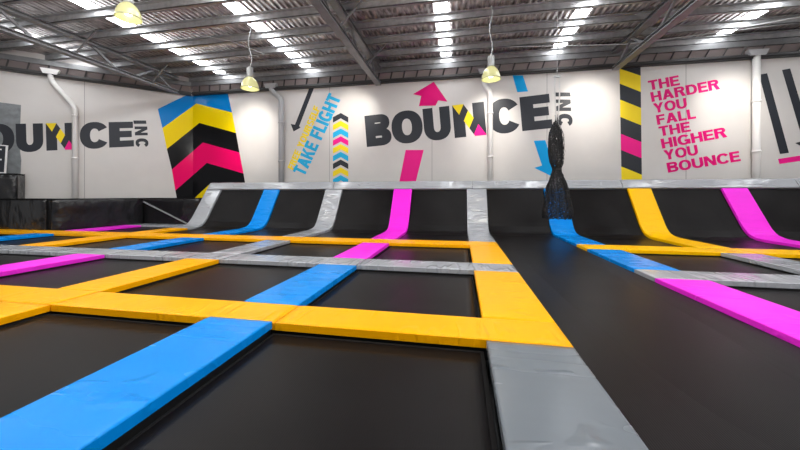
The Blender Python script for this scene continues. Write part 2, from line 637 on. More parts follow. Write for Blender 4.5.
# beam along the top of each wall, eaves sheet and its ribs above
for nm, plane, a0, a1 in (('back', BACK, CX + .06, 12.2), ('left', LEFT, -LL, -.06)):
    bm = bmesh.new()
    for h0, h1, o in ((4.80, 4.92, .12), (4.84, 4.88, .16)):
        v = [bm.verts.new(plane.at(a, z, oo)) for a in (a0, a1) for z, oo in ((h0, 0), (h1, 0), (h1, o), (h0, o))]
        for f in ((0, 1, 2, 3), (7, 6, 5, 4), (0, 4, 5, 1), (1, 5, 6, 2), (2, 6, 7, 3), (3, 7, 4, 0)):
            bm.faces.new([v[i] for i in f])
    structure(link('trim_%d' % k, bm, M['beam']))
    k += 1
    bm = bmesh.new()
    v = [bm.verts.new(plane.at(a, z, o)) for a in (a0, a1) for z, o in ((4.93, .01), (4.93, .05), (5.12, .13), (5.12, .01))]
    for f in ((0, 1, 2, 3), (7, 6, 5, 4), (0, 4, 5, 1), (1, 5, 6, 2), (2, 6, 7, 3), (3, 7, 4, 0)):
        bm.faces.new([v[i] for i in f])
    structure(link('trim_%d' % k, bm, M['soffit']))
    k += 1
    bm = bmesh.new()
    v = [bm.verts.new(plane.at(a, z, o)) for a in (a0, a1) for z, o in ((5.13, .01), (5.13, .16), (5.29, .16), (5.29, .01))]
    for f in ((0, 1, 2, 3), (7, 6, 5, 4), (0, 4, 5, 1), (1, 5, 6, 2), (2, 6, 7, 3), (3, 7, 4, 0)):
        bm.faces.new([v[i] for i in f])
    structure(link('trim_%d' % k, bm, M['steel']))
    k += 1
    bm = bmesh.new()
    a = a0 + .3
    while a < a1:
        bar(bm, plane.at(a, 4.93, .08), plane.at(a + .07, 5.13, .15), .022, .04, (0.3, 0.3, .1))
        a += .44
    structure(link('trim_%d' % k, bm, M['beam']))
    k += 1

# raised deck behind the curved jump wall
bm = bmesh.new()
box(bm, -8.55, 10.2, 9.98, D - .01, FLOOR, 1.25)
structure(link('floor_platform', bm, M['concrete']))

# ------------------------------------------------------------------ skylights, purlins, trusses
for i, (s, lab) in enumerate(((-12.2, 'strip of daylight roof sheet at the far left above the angled wall'),
                              (-8.7, 'strip of white daylight roof sheet between the two left high bay lamps'),
                              (-5.33, 'strip of white daylight roof sheet just left of the middle truss'),
                              (-0.47, 'central strip of white daylight roof sheet above the big logo'),
                              (2.94, 'strip of white daylight roof sheet between the third lamp and right truss'),
                              (7.2, 'right strip of white daylight roof sheet above the pink slogan'),
                              (10.4, 'strip of daylight roof sheet at the far right'))):
    bm = bmesh.new()
    hw = .165
    t1 = 10.5 if i else 8.6
    box(bm, s - hw, s + hw, (-2.5 if i else 4.2), t1, TOP - .025, TOP - .004)
    tag(link('skylight', bm, M['sky']), lab, 'skylight', 'daylight strips in the roof')

pt = [D - .15 - .865 * i for i in range(8)]
order = ['nearest the back wall', 'second from the back wall', 'third from the back wall', 'fourth from the back wall', 'fifth from the back wall', 'sixth from the back wall',
         'seventh from the back wall', 'eighth from the back wall']
for i, t in enumerate(pt):
    bm = bmesh.new()
    x0 = left_s(t) + .12
    z0, z1 = TOP - .20, TOP - .03
    box(bm, x0, 12.2, t, t + .015, z0, z1)
    box(bm, x0, 12.2, t - .0, t + .09, z0, z0 + .015)
    box(bm, x0, 12.2, t - .08, t + .0, z1 - .015, z1)
    box(bm, x0, 12.2, t + .075, t + .09, z0, z0 + .04)
    tag(link('roof_purlin', bm, M['galv']), 'long grey steel roof purlin running across under the roof sheet, ' + order[i], 'purlin', 'roof purlins')

for s, lab in ((-10.2, 'steel roof truss at the left ending over the striped mural'), (-2.73, 'steel roof truss in the middle ending left of the big logo'),
               (4.5, 'steel roof truss at the right ending over the hazard stripe')):
    zb, zt = 4.74, 5.24
    y1 = D - .22 if s > CX else 10.1
    y0 = 1.5 if s > -9 else 4.0
    root = empty('roof_truss', (s, y1, 4.70))
    tag(root, lab, 'truss', 'roof trusses')
    for nm, z in (('bottom_chord', zb), ('top_chord', zt)):
        bm = bmesh.new()
        box(bm, s - .095, s + .095, y0, y1, z - .06, z - .035)
        box(bm, s - .085, s + .085, y0, y1, z + .035, z + .055)
        box(bm, s - .02, s + .02, y0, y1, z - .03, z + .03)
        link(nm, bm, M['steel'], root)
    t = y1 - .25
    i = 0
    while t - 1.3 > y0:
        bm = bmesh.new()
        a, c = (t, zb + .04), (t - .65, zt - .04)
        bar(bm, (s, a[0], a[1]), (s, c[0], c[1]), .06, .05, (1, 0, 0))
        link('web_brace', bm, M['steel'], root)
        bm = bmesh.new()
        bar(bm, (s, c[0] - .02, c[1]), (s, t - 1.3, zb + .04), .06, .05, (1, 0, 0))
        link('web_brace', bm, M['steel'], root)
        t -= 1.9
        i += 1
    for t in (9.1, 6.9, 4.9):
        if t < y1 - .5:
            bm = bmesh.new()
            bar(bm, (s, t, zb), (s + .55, t + .1, TOP - .12), .035, .035)
            link('fly_brace', bm, M['steel'], root)

# wires and conduit under the roof
for pts, lab in (([(7.0, 9.81, 5.29), (9.6, 8.4, 5.1), (11.5, 7.22, 5.29)], 'thin bracing rod crossing under the roof at the upper right'),
                 ([(-7.3, 7.22, 5.29), (-6.3, 8.0, 5.28), (-5.9, 8.94, 5.29)], 'thin cable run under the roof left of the middle truss'),
                 ([(1.3, 9.80, 5.29), (4.4, 9.8, 5.1), (8.0, 9.8, 5.29)], 'thin bracing rod under the roof right of the third lamp')):
    bm = bmesh.new()
    tube(bm, pts, .012, 6)
    tag(link('bracing_rod', bm, M['housing']), lab, 'rod')

# ------------------------------------------------------------------ downpipes
def downpipe(plane, top, knee, bot, r, m, lab, head_w=.3):
    """pixel readings of the pipe's head, knee and foot on its wall"""
    a = plane.hit(*top)
    c = plane.hit(*knee)
    e = plane.hit(*bot)
    o = r + .02
    base = plane.at(c.x, FLOOR, o)
    root = empty('downpipe', tuple(base))
    tag(root, lab, 'pipe', 'rainwater downpipes on the walls')
    pts = []
    P = [(a.x, 4.92), (a.x, a.y - .05), (c.x, c.y), (c.x, FLOOR)]
    bm = bmesh.new()
    if abs(a.x - c.x) < .05:
        P = [(c.x, 4.92), (c.x, FLOOR)]
    # soften the knees
    Q = [P[0]]
    for i in range(1, len(P) - 1):
        p, q, s_ = Vector(P[i - 1]), Vector(P[i]), Vector(P[i + 1])
        for k in range(5):
            u = k / 4
            A = q + (p - q).normalized() * .14
            B = q + (s_ - q).normalized() * .14
            Q.append(tuple(A * (1 - u) ** 2 + q * 2 * u * (1 - u) + B * u * u))
    Q.append(P[-1])
    tube(bm, [plane.at(p[0], p[1], o) for p in Q], r, 14)
    link('pipe', bm, m, root, smooth=True)
    bm = bmesh.new()
    v = [bm.verts.new(plane.at(a.x + da, z, oo)) for z, da0 in ((4.86, head_w * .7), (5.02, head_w)) for da, oo in ((-da0 / 2, .005), (da0 / 2, .005), (da0 / 2, .2), (-da0 / 2, .2))]
    for f in ((0, 1, 2, 3), (7, 6, 5, 4), (0, 4, 5, 1), (1, 5, 6, 2), (2, 6, 7, 3), (3, 7, 4, 0)):
        bm.faces.new([v[i] for i in f])
    link('rainwater_head', bm, m if plane is LEFT else M['pipe_grey'], root)
    for h in (3.6, 2.2):
        bm = bmesh.new()
        tube(bm, [plane.at(c.x, h - .03, o), plane.at(c.x, h + .03, o)], r * 1.18, 14)
        link('collar', bm, m, root, smooth=True)


downpipe(LEFT, (52, 80), (76, 108), (76, 197), .075, M['pipe'], 'pale downpipe crossing the cut-off logo on the angled left wall', .45)
downpipe(BACK, (273, 90), (283, 100), (283, 181), .095, M['pipe_grey'], 'grey downpipe right of the striped mural', .5)
downpipe(BACK, (484, 84), (490, 93), (490, 181), .08, M['pipe'], 'pale downpipe crossing the big logo between its N and C', .4)
downpipe(BACK, (752.5, 62), (753, 80), (753, 180), .085, M['pipe'], 'pale downpipe right of the pink slogan', .5)


# ------------------------------------------------------------------ painted graphics
def painted(name, plane, px, material, lab=None, cat=None, group=None, parent=None, off=.002):
    bm = bmesh.new()
    slab(bm, plane, [plane.hit(*p) for p in px], off)
    o = link(name, bm, material, parent)
    if lab:
        tag(o, lab, cat, group)
    return o


def clip(poly, x, keep_left):
    out = []
    k = len(poly)
    for i in range(k):
        a, c = poly[i], poly[(i + 1) % k]
        ina = (a[0] <= x) == keep_left
        inc = (c[0] <= x) == keep_left
        if ina:
            out.append(a)
        if ina != inc:
            u = (x - a[0]) / (c[0] - a[0])
            out.append((x, a[1] + u * (c[1] - a[1])))
    return out


c0 = BACK.at(CX, 1.4)
mural = empty('wall_mural', tuple(c0 - Vector((0, .02, 0))))
tag(mural, 'tall glossy mural of blue, yellow, black and pink chevrons wrapping the wall corner', 'mural')
bands = [('p_blue', [(157.8, 109), (186, 88), (228, 90), (232, 112.5), (196.5, 103.5), (162.5, 128)]),
         ('p_yellow', [(162.5, 128), (196.5, 103.5), (232, 112.5), (236, 133), (199.5, 123), (166.9, 149)]),
         ('p_black', [(166.9, 149), (199.5, 123), (236, 133), (239.5, 152.5), (203, 142.5), (171.9, 169.5)]),
         ('p_pink', [(171.9, 169.5), (203, 142.5), (239.5, 152.5), (243.5, 173.5), (207, 163), (175.4, 190.5)]),
         ('p_black', [(175.4, 190.5), (207, 163), (243.5, 173.5), (247, 193), (211, 183), (179.5, 212)]),
         ('p_yellow', [(179.5, 212), (211, 183), (247, 193), (249, 206), (214, 198), (182, 224)])]
for cname, poly in bands:
    bm = bmesh.new()
    for plane, kl in ((LEFT, True), (BACK, False)):
        q = clip(poly, 193.0, kl)
        pts = [plane.hit(*p) for p in q]
        if cname == 'p_blue':
            for p in pts:
                p.y = min(p.y, 4.8)
        slab(bm, plane, pts, .002, .003)
    link('stripe', bm, M[cname], mural)


def logo(plane, xs, base0, base1, top0, lab, inc):
    """the heavy word with the small upright INC; xs = pixel spans of the letters"""
    p0, p1 = plane.hit(*base0), plane.hit(*base1)
    upv = plane.hit(*top0) - p0
    ex = (p1 - p0).normalized()
    H = upv.length
    root = empty('wall_logo', tuple(plane.at(p0.x, p0.y, .01)))
    tag(root, lab, 'logo', 'painted logos on the walls')
    um = (p0 + p1) / 2
    def along(px):
        # place of a pixel column on the baseline
        pb = plane.hit(px, (base0[1] + base1[1] + top0[1] * 2) / 4)
        return (pb - p0).dot(ex)
    for ch, x0, x1 in xs:
        g, wd = glyph(ch, .30, .255)
        s0, s1 = along(x0), along(x1)
        bm = bmesh.new()
        kk = 0
        for st in g:
            if ch == 'N' and len(st) == 1 and st[0][0][1] == 1:
                continue
            for quad in st:
                slab(bm, plane, [p0 + ex * (s0 + (s1 - s0) * q[0] / wd) + upv * q[1] for q in quad], .002, .002 + .0003 * kk)
            kk += 1
        L_ = link('letter', bm, M['ink'], root)
        if ch == 'N':
            a, c, wdt = Vector((0.0, 1.0)), Vector((.82 - .29, 0.0)), .29
            for u0, u1, cn in ((0, .16, 'w_yellow'), (.16, .36, 'ink'), (.36, .6, 'w_yellow'), (.6, .8, 'ink'), (.8, 1, 'logo_pink')):
                q = []
                sk = .15
                for u, dx, dd in ((u0, 0, 1), (u0, wdt, -1), (u1, wdt, -1), (u1, 0, 1)):
                    uu = min(1, max(0, u + (sk * dd if 0 < u < 1 else 0)))
                    pnt = a + (c - a) * uu
                    q.append((pnt.x + dx, pnt.y))
                bm = bmesh.new()
                slab(bm, plane, [p0 + ex * (s0 + (s1 - s0) * p[0] / .82) + upv * p[1] for p in q], .0045, .002)
                link('stripe', bm, M[cn], root)
    # INC, turned a quarter clockwise: reads downwards
    for ch, (x0, y0, x1, y1) in inc:
        g, wd = glyph(ch, .25 if ch == 'N' else .3, .25)
        A, B, C_ = plane.hit(x1, y0), plane.hit(x1 + (x1 - x0) * .04, y1), plane.hit(x0, y0)
        bm = bmesh.new()
        kk = 0
        for st in g:
            for quad in st:
                slab(bm, plane, [C_ + (B - A) * (q[0] / wd) + (A - C_) * q[1] for q in quad], .002, .002 + .0003 * kk)
            kk += 1
        link('letter', bm, M['ink'], root)
    return root


logo(BACK, [('B', 365.5, 391), ('O', 392, 422.5), ('U', 424, 451), ('N', 454, 486), ('C', 489.5, 520), ('E', 522, 552)],
     (367.5, 147), (553, 128), (365, 116), 'large charcoal logo lettering in the middle of the back wall',
     [('I', (554, 92.5, 570, 96.5)), ('N', (554.5, 99.5, 570.5, 111)), ('C', (557.5, 114, 572, 126))])
logo(LEFT, [('B', -52, -24), ('O', -22, 11.5), ('U', 13.5, 41), ('N', 44, 73.5), ('C', 78.5, 106), ('E', 107.5, 132)],
     (-48, 155.5), (132.5, 146.5), (-49, 125), 'charcoal logo lettering on the angled left wall, cut off by the frame edge',
     [('I', (133.3, 120.5, 146, 123.8)), ('N', (134.5, 126.5, 147.3, 135.3)), ('C', (135.5, 138.5, 148, 147))])

# slogan
ox, oy, sc = 610, 65, 3.75
root = empty('wall_slogan', tuple(BACK.at(6.0, 1.63, .01)))
tag(root, 'pink eight-line slogan painted on the back wall right of the hazard stripe', 'lettering')
lines = [('THE', 147, 96, 262, 75), ('HARDER', 157, 139, 413, 90), ('YOU', 166, 181, 290, 160), ('FALL', 178, 225, 323, 200), ('THE', 187, 268, 303, 249), ('HIGHER', 196, 314, 440, 270),
         ('YOU', 206, 357, 332, 336), ('BOUNCE', 218, 404, 490, 360)]
for wd, x0, y0, x1, y1 in lines:
    p0 = BACK.hit(ox + x0 / sc, oy + y0 / sc)
    p1 = BACK.hit(ox + x1 / sc, oy + y1 / sc)
    d = (p1 - p0)
    up = Vector((-d.y, d.x)).normalized() * .292
    bm = bmesh.new()
    put_word(bm, BACK, wd, p0, p1, up, .235, .20, .07)
    link('text_line', bm, M['w_pink'], root)

root = empty('wall_slogan', tuple(BACK.at(BACK.hit(300, 175).x, 1.7, .01)))
tag(root, 'slanted cyan and yellow two-line slogan between the grey downpipe and the chevron column', 'lettering')
p0, p1 = BACK.hit(304.5, 176.5), BACK.hit(341.5, 97.5)
up = (BACK.hit(293.5, 171.5) - p0) * 1.08
bm = bmesh.new()
d = p1 - p0
put_word(bm, BACK, 'TAKE', p0, p0 + d * .40, up, .27, .21, .05)
link('text_line', bm, M['w_cyan'], root)
bm = bmesh.new()
put_word(bm, BACK, 'FLIGHT', p0 + d * .46, p1, up, .27, .21, .05)
link('text_line', bm, M['w_cyan'], root)
p0, p1 = BACK.hit(293.5, 170.5), BACK.hit(320.5, 108)
up = BACK.hit(287.5, 167.5) - p0
bm = bmesh.new()
d = p1 - p0
put_word(bm, BACK, 'FREE', p0, p0 + d * .30, up, .27, .21, .05)
link('text_line', bm, M['w_yellow'], root)
bm = bmesh.new()
put_word(bm, BACK, 'YOURSELF', p0 + d * .35, p1, up, .27, .21, .05)
link('text_line', bm, M['w_yellow'], root)

# hazard stripe
root = empty('hazard_stripe', tuple(BACK.at(5.0, 1.2, .01)))
tag(root, 'upright diagonal hazard stripe in yellow, black and pink left of the pink slogan', 'mural')
ly = [55, 67.5, 83.7, 99.7, 117, 133.8, 150, 166.5, 183, 198]
ry = [y + 8.3 for y in ly]
cs = ['ink', 'w_yellow', 'ink', 'w_yellow', 'ink', 'logo_pink', 'ink', 'w_yellow', 'ink']
for i in range(9):
    def xl(y): return 619.5 + (y - 70) * .018
    def xr(y): return 640.5 + (y - 70) * .012
    pts = [BACK.hit(xl(ly[i]), ly[i]), BACK.hit(xl(ly[i + 1]), ly[i + 1]), BACK.hit(xr(ry[i + 1]), ry[i + 1]), BACK.hit(xr(ry[i]), ry[i])]
    for p in pts:
        p.y = min(p.y, 4.8)
    bm = bmesh.new()
    slab(bm, BACK, pts)
    link('stripe', bm, M[cs[i]], root)

# column of small chevrons
root = empty('chevron_column', tuple(BACK.at(BACK.hit(340, 181).x, 1.4, .01)))
tag(root, 'narrow column of small multicoloured chevrons left of the big logo', 'mural')
for i, cn in enumerate(['ink', 'w_yellow', 'w_cyan', 'logo_pink', 'w_yellow', 'w_cyan', 'ink', 'w_yellow', 'w_cyan', 'logo_pink']):
    y = 113 + 7.75 * i
    painted('chevron', BACK, [(333, y + 4.2), (340.8, y), (348.3, y + 4.2), (348.3, y + 9.6), (340.8, y + 5.4), (333, y + 9.6)], M[cn], parent=root)

# arrows and bars
painted('painted_arrow', BACK, [(310, 86.5), (314.6, 86.5), (299.2, 126), (300.6, 127.6), (293.6, 131.5), (290.8, 123.8), (295, 124.8)], M['ink'],
        'thin dark grey arrow pointing down beside the slanted cyan slogan', 'arrow')
painted('painted_arrow', BACK, [(433.8, 81.8), (447.5, 101.7), (438.2, 100.4), (435.6, 105.6), (419, 106.1), (421.3, 96), (413, 94.2)], M['w_pink'],
        'pink arrow pointing up above the big logo', 'arrow')
painted('painted_bar', BACK, [(405.7, 150), (423.7, 150), (416, 181), (409, 210), (391, 210), (399.5, 181)], M['logo_pink'],
        'pink slanted bar under the big logo', 'stripe')
painted('painted_bar', BACK, [(512.6, 75.5), (522.8, 75.5), (528, 91.5), (517.3, 92.2)], M['w_blue'], 'short blue slanted bar above the E of the big logo', 'stripe')
painted('painted_arrow', BACK, [(533.8, 140.7), (545.3, 140.2), (551.8, 161.5), (558.5, 159), (551, 176), (534.2, 167.8), (542, 165.5)], M['w_blue'],
        'blue arrow pointing down beside the hanging net', 'arrow')
painted('painted_bar', BACK, [(759, 74.7), (767, 73.3), (788.8, 152.8), (780, 154)], M['ink'], 'long charcoal slanted bar right of the last downpipe', 'stripe')
painted('painted_arrow', BACK, [(782, 70), (790, 68.5), (811, 138), (820, 135), (810, 151), (795, 143), (803, 141)], M['ink'],
        'charcoal arrow cut off at the right edge of the frame', 'arrow')
painted('painted_bar', BACK, [(778, 159), (815, 153.2), (815, 158.8), (779.5, 164)], M['logo_pink'], 'narrow pink bar under the charcoal bars at the right', 'stripe')

# ------------------------------------------------------------------ left corner: sheet, sign, padded blocks
a = LEFT.hit(21, 105)
b2 = LEFT.hit(22, 172)
bm = bmesh.new()
pts = [(a.x, a.y)]
for i in range(1, 9):
    pts.append((a.x + random.uniform(-.03, .04), a.y + (.7 - a.y) * i / 9))
pts += [(b2.x, .7), (a.x - 2.4, .7), (a.x - 2.4, a.y + .12), (a.x - 1.2, a.y + .05)]
slab(bm, LEFT, pts, .0005, .0012)
tag(link('grey_sheet', bm, M['board']), 'grey ragged-edged sheet on the angled wall behind the cut-off logo', 'sheet')


def block(name, cx, cy, wx, wy, z0, z1, ang, lab, cat='padded block', puff=.035, group=None, seed=0):
    """vinyl covered foam block with a soft puffed skin and a seam flap on top"""
    root = empty(name, (cx, cy, z0))
    tag(root, lab, cat, group)
    bm = bmesh.new()
    bmesh.ops.create_cube(bm, size=1)
    bmesh.ops.subdivide_edges(bm, edges=bm.edges, cuts=11, use_grid_fill=True)
    ca, sa = math.cos(ang), math.sin(ang)
    for v in bm.verts:
        x, y, z = v.co
        px, py, pz = x * wx, y * wy, (z + .5) * (z1 - z0)
        e = min(1, (0.5 - abs(x)) * 8 + (0.5 - abs(y)) * 8, 1)
        k = noise.noise(Vector((px * 1.8 + seed, py * 1.8, pz * 2.4))) * puff + .4 * puff * noise.noise(Vector((px * 6 + seed, py * 6, pz * 5)))
        if abs(y) > .499 and abs(x) < .49 and abs(z) < .49:
            py += math.copysign(k, y)
        if abs(x) > .499 and abs(y) < .49 and abs(z) < .49:
            px += math.copysign(k, x)
        v.co = (cx + px * ca - py * sa, cy + px * sa + py * ca, z0 + pz)
    link('cover', bm, M['black_vinyl'], root, smooth=False)
    for p in root.children[0].data.polygons:
        p.use_smooth = True
    bm = bmesh.new()
    for q in ((-1, -1, 1, -1), (1, -1, 1, 1), (1, 1, -1, 1), (-1, 1, -1, -1)):
        A = (q[0] * wx / 2, q[1] * wy / 2)
        B = (q[2] * wx / 2, q[3] * wy / 2)
        T = lambda p: (cx + p[0] * ca - p[1] * sa, cy + p[0] * sa + p[1] * ca, z1 - .002)
        tube(bm, [T(A), T(B)], .01, 6)
    link('piping', bm, M['webbing'], root)
    return root


block('padded_barrier', -12.6, 7.33, 1.98, .38, FLOOR, .87, 0, 'black vinyl padded barrier at the left frame edge, nearest of three', seed=1, group='black padded barriers round the left court')
block('padded_barrier', -11.175, 8.245, .3, 2.22, FLOOR, .87, -0.2546, 'black vinyl padded barrier with orange reflections, between the two others', seed=5, group='black padded barriers round the left court')
block('padded_barrier', -9.85, 9.62, 2.4, .5, FLOOR, .87, 0, 'black vinyl padded barrier with a diagonal seam below the striped mural', seed=9, group='black padded barriers round the left court')
bz = [o for o in COL.objects if o.name.startswith('padded_barrier')][-1]
SE = Plane((0, 9.325), (1, 0), (0, -1))
bm = bmesh.new()
for da in (0, .07):
    A, B = SE.hit(139, 200), SE.hit(186, 223.5)
    tube(bm, [SE.at(A.x + da, A.y), SE.at(B.x + da, B.y)], .009, 6)
link('seam', bm, M['housing'], bz)
p = LEFT.hit(28, 180)
q = LEFT.at(p.x - .95, 0, .3)
block('foam_block', q.x, q.y, 1.8, .5, FLOOR, 1.62, math.atan2(LDIR.y, LDIR.x), 'black vinyl foam block standing against the angled wall below the grey sheet', seed=12)
root = empty('framed_sign', tuple(LEFT.at(LEFT.hit(3, 172).x, 1.62, .5)))
tag(root, 'small black sign with white edge propped on the foam block at the left frame edge', 'sign')
pc = Plane(LEFT.o + LEFT.n * .5, LEFT.e, LEFT.n)
r0, r1 = pc.hit(8.3, 145.5), pc.hit(6.3, 171)
x1_ = r0.x
bm = bmesh.new()
slab(bm, pc, [(x1_ - .8, 1.625), (x1_ - .04, 1.625), (x1_, r0.y), (x1_ - .8, r0.y + .05)], 0, .03)
link('frame', bm, M['white'], root)
bm = bmesh.new()
slab(bm, pc, [(x1_ - .76, 1.66), (x1_ - .075, 1.66), (x1_ - .04, r0.y - .03), (x1_ - .76, r0.y + .01)], .031, .004)
link('panel', bm, M['ink'], root)
bm = bmesh.new()
for h in (2.0, 2.3):
    slab(bm, pc, [(x1_ - .3, h), (x1_ - .12, h + .01), (x1_ - .12, h + .05), (x1_ - .3, h + .04)], .036, .003)
link('mark', bm, M['white'], root)


# ================================================================== TRAMPOLINES
C = {'a': .452, 'b': -1.73, 'c': -3.95, 'd': -6.12, 'e': -8.30, 'f': -10.55, 'r': 2.572, 's': 4.69, 't': 6.86, 'u': 9.02}
HW = .278
ROW0 = (-.35, 2.30)
ROW1 = (2.69, 4.385)
ROW2 = (4.85, 6.50)
ROW3 = (7.06, 9.66)


def trampoline(x0, x1, y0, y1, lab, group='sunken trampolines'):
    """x/y are the pad edges round the bed"""
    root = empty('trampoline', ((x0 + x1) / 2, (y0 + y1) / 2, FLOOR))
    tag(root, lab, 'trampoline', group)
    g = .14
    bm = bmesh.new()
    for (a, b_, c, d) in ((x0 - g, x1 + g, y0 - g, y0 - .03), (x0 - g, x1 + g, y1 + .03, y1 + g), (x0 - g, x0 - .03, y0 - .03, y1 + .03), (x1 + .03, x1 + g, y0 - .03, y1 + .03)):
        box(bm, a, b_, c, d, -.16, -.066)
    for a in (x0 - g, x1 + .03):
        for c in (y0 - g, y1 + .03):
            box(bm, a, a + .11, c, c + .11, FLOOR, -.16)
    link('frame', bm, M['steel_black'], root)
    bm = bmesh.new()
    nx, ny = 14, 14
    gr = []
    zb = -.078
    for i in range(nx + 1):
        gr.append([])
        for j in range(ny + 1):
            u, v = i / nx, j / ny
            sg = 16 * u * (1 - u) * v * (1 - v)
            gr[-1].append(bm.verts.new((x0 + .018 + (x1 - x0 - .036) * u, y0 + .018 + (y1 - y0 - .036) * v, zb - .012 * sg)))
    for i in range(nx):
        for j in range(ny):
            bm.faces.new((gr[i][j], gr[i + 1][j], gr[i + 1][j + 1], gr[i][j + 1]))
    ret = bmesh.ops.extrude_face_region(bm, geom=bm.faces[:])
    for e in ret['geom']:
        if isinstance(e, bmesh.types.BMVert):
            e.co.z -= .008
    link('bed', bm, M['bed'], root, smooth=True)
    bm = bmesh.new()
    e, wb = .02, .024
    for (a, b_, c, d) in ((x0 + e, x1 - e, y0 + e, y0 + e + wb), (x0 + e, x1 - e, y1 - e - wb, y1 - e), (x0 + e, x0 + e + wb, y0 + e + wb, y1 - e - wb), (x1 - e - wb, x1 - e, y0 + e + wb, y1 - e - wb)):
        box(bm, a, b_, c, d, zb - .004, zb + .0012)
    link('edge_webbing', bm, M['webbing'], root)
    return root


def between(p, q):
    return C[p] + HW, C[q] - HW


def cell(p, q, row, lab):
    x0, x1 = between(p, q)
    trampoline(x0, x1, row[0], row[1], lab)


cell('b', 'a', ROW0, 'nearest trampoline, between the near blue and near grey pads')
cell('c', 'b', ROW0, 'nearest trampoline at the left, between the near blue pad and the left frame edge')
cell('b', 'a', ROW1, 'trampoline boxed in by yellow pads right of the second blue pad')
cell('c', 'b', ROW1, 'trampoline between the long yellow pad and the second blue pad')
cell('d', 'c', ROW1, 'trampoline between the left pink pad and the long yellow pad')
cell('e', 'd', ROW1, 'trampoline at the left frame edge behind the left pink pad')
cell('b', 'a', ROW2, 'trampoline right of the middle pink pad, behind the silver strip')
cell('c', 'b', ROW2, 'trampoline between the middle grey pad and the middle pink pad')
cell('d', 'c', ROW2, 'trampoline between the left blue pad and the middle grey pad')
cell('e', 'd', ROW2, 'trampoline between the far left yellow pad and the left blue pad')
cell('f', 'e', ROW2, 'trampoline at the far left between the small blue pad and the yellow pad')
cell('f', 'e', (7.06, 8.75), 'far left trampoline beside the dark pink pad, in front of the black barrier')
cell('r', 's', ROW1, 'trampoline at the right frame edge behind the right pink pad')
cell('r', 's', ROW2, 'trampoline on the right between the blue and silver pads')
cell('s', 't', ROW2, 'trampoline at the right frame edge beyond the slanting silver pad')


# curved wall trampolines: floor part and steep part are one mat
def curved_bed(x0, x1, path, lab, name='wall_trampoline', drop=.055):
    root = empty(name, ((x0 + x1) / 2, path[0][0], FLOOR))
    tag(root, lab, 'trampoline', 'curved wall trampolines')
    P = catmull([Vector(p) for p in path], .12)
    def ribbon(bm, u0, u1, lo, hi, PP, nu=1, sag=0.0):
        rows = []
        for i, p in enumerate(PP):
            d = (PP[min(i + 1, len(PP) - 1)] - PP[max(i - 1, 0)]).normalized()
            nr = Vector((-d.y, d.x))
            row = []
            for j in range(nu + 1):
                u = u0 + (u1 - u0) * j / nu
                k = sag * 4 * (j / nu) * (1 - j / nu) * min(1, 4 * i / len(PP) * (1 - i / len(PP)))
                row.append(p - nr * (hi + k))
            rows.append((row, p - nr * lo))
        T = [[bm.verts.new((u0 + (u1 - u0) * j / nu, q.x, q.y)) for j, q in enumerate(r[0])] for r in rows]
        Bt = [(bm.verts.new((u0, r[1].x, r[1].y)), bm.verts.new((u1, r[1].x, r[1].y))) for r in rows]
        for i in range(len(T) - 1):
            for j in range(nu):
                bm.faces.new((T[i][j], T[i][j + 1], T[i + 1][j + 1], T[i + 1][j]))
            bm.faces.new((T[i][0], T[i + 1][0], Bt[i + 1][0], Bt[i][0]))
            bm.faces.new((T[i][-1], Bt[i][1], Bt[i + 1][1], T[i + 1][-1]))
            bm.faces.new((Bt[i][0], Bt[i + 1][0], Bt[i + 1][1], Bt[i][1]))
        bm.faces.new(T[0] + [Bt[0][1], Bt[0][0]])
        bm.faces.new(T[-1][::-1] + [Bt[-1][0], Bt[-1][1]])
    bm = bmesh.new()
    ribbon(bm, x0 + .02, x1 - .02, drop + .02, drop, P, 10, .035)
    link('bed', bm, M['bed'], root, smooth=False)
    bm = bmesh.new()
    for u in (x0 - .13, x1 + .04):
        ribbon(bm, u, u + .09, .17, .075, P)
    box(bm, x0 - .04, x1 + .04, 9.80, 9.88, .98, 1.08)
    for u in (x0 - .13, x1 + .04):
        box(bm, u, u + .09, path[0][0] + .05, path[0][0] + .14, FLOOR, -.12)
        box(bm, u, u + .09, 9.80, 9.88, FLOOR, 1.08)
    link('frame', bm, M['steel_black'], root)
    return root


P3 = [(7.06, 0)] + PROFILE[1:]
for p, q, lab in (('e', 'd', 'curved trampoline rising to the wall, leftmost, beside the steep grey edge pad'),
                  ('d', 'c', 'curved trampoline rising to the wall between the steep blue and steep grey pads'),
                  ('c', 'b', 'curved trampoline rising to the wall between the steep grey and steep pink pads'),
                  ('b', 'a', 'curved trampoline rising to the wall between the steep pink pad and the runway'),
                  ('r', 's', 'curved trampoline rising to the wall right of the hanging net'),
                  ('s', 't', 'curved trampoline rising to the wall between the steep yellow and steep right pink pads'),
                  ('t', 'u', 'curved trampoline rising to the wall at the right frame edge')):
    x0, x1 = between(p, q)
    curved_bed(x0, x1, P3, lab)
lane0, lane1 = C['a'] + HW, C['r'] - HW
curved_bed(lane0, lane1, [(-.35, 0), (1, 0), (3, 0), (5, 0)] + PROFILE[:], 'long black runway trampoline running up to the wall, right of the near grey pad', 'runway_trampoline', .045)


# ------------------------------------------------------------------ pads
def col(c, t0, t1, color, lab, z=0, seed=None):
    o = pad('frame_pad', [(t0, z), (t0 + (t1 - t0) / 2, z), (t1, z)], C[c] - HW, C[c] + HW, 't', color, seed=seed if seed is not None else random.random() * 90)
    return tag(o, lab, 'pad', 'vinyl pads between the trampolines')


def rowpad(s0, s1, t0, t1, color, lab, z=0):
    o = pad('frame_pad', [(s0, z), ((s0 + s1) / 2, z), (s1, z)], t0, t1, 's', color, seed=random.random() * 90)
    return tag(o, lab, 'pad', 'vinyl pads between the trampolines')


g = .006
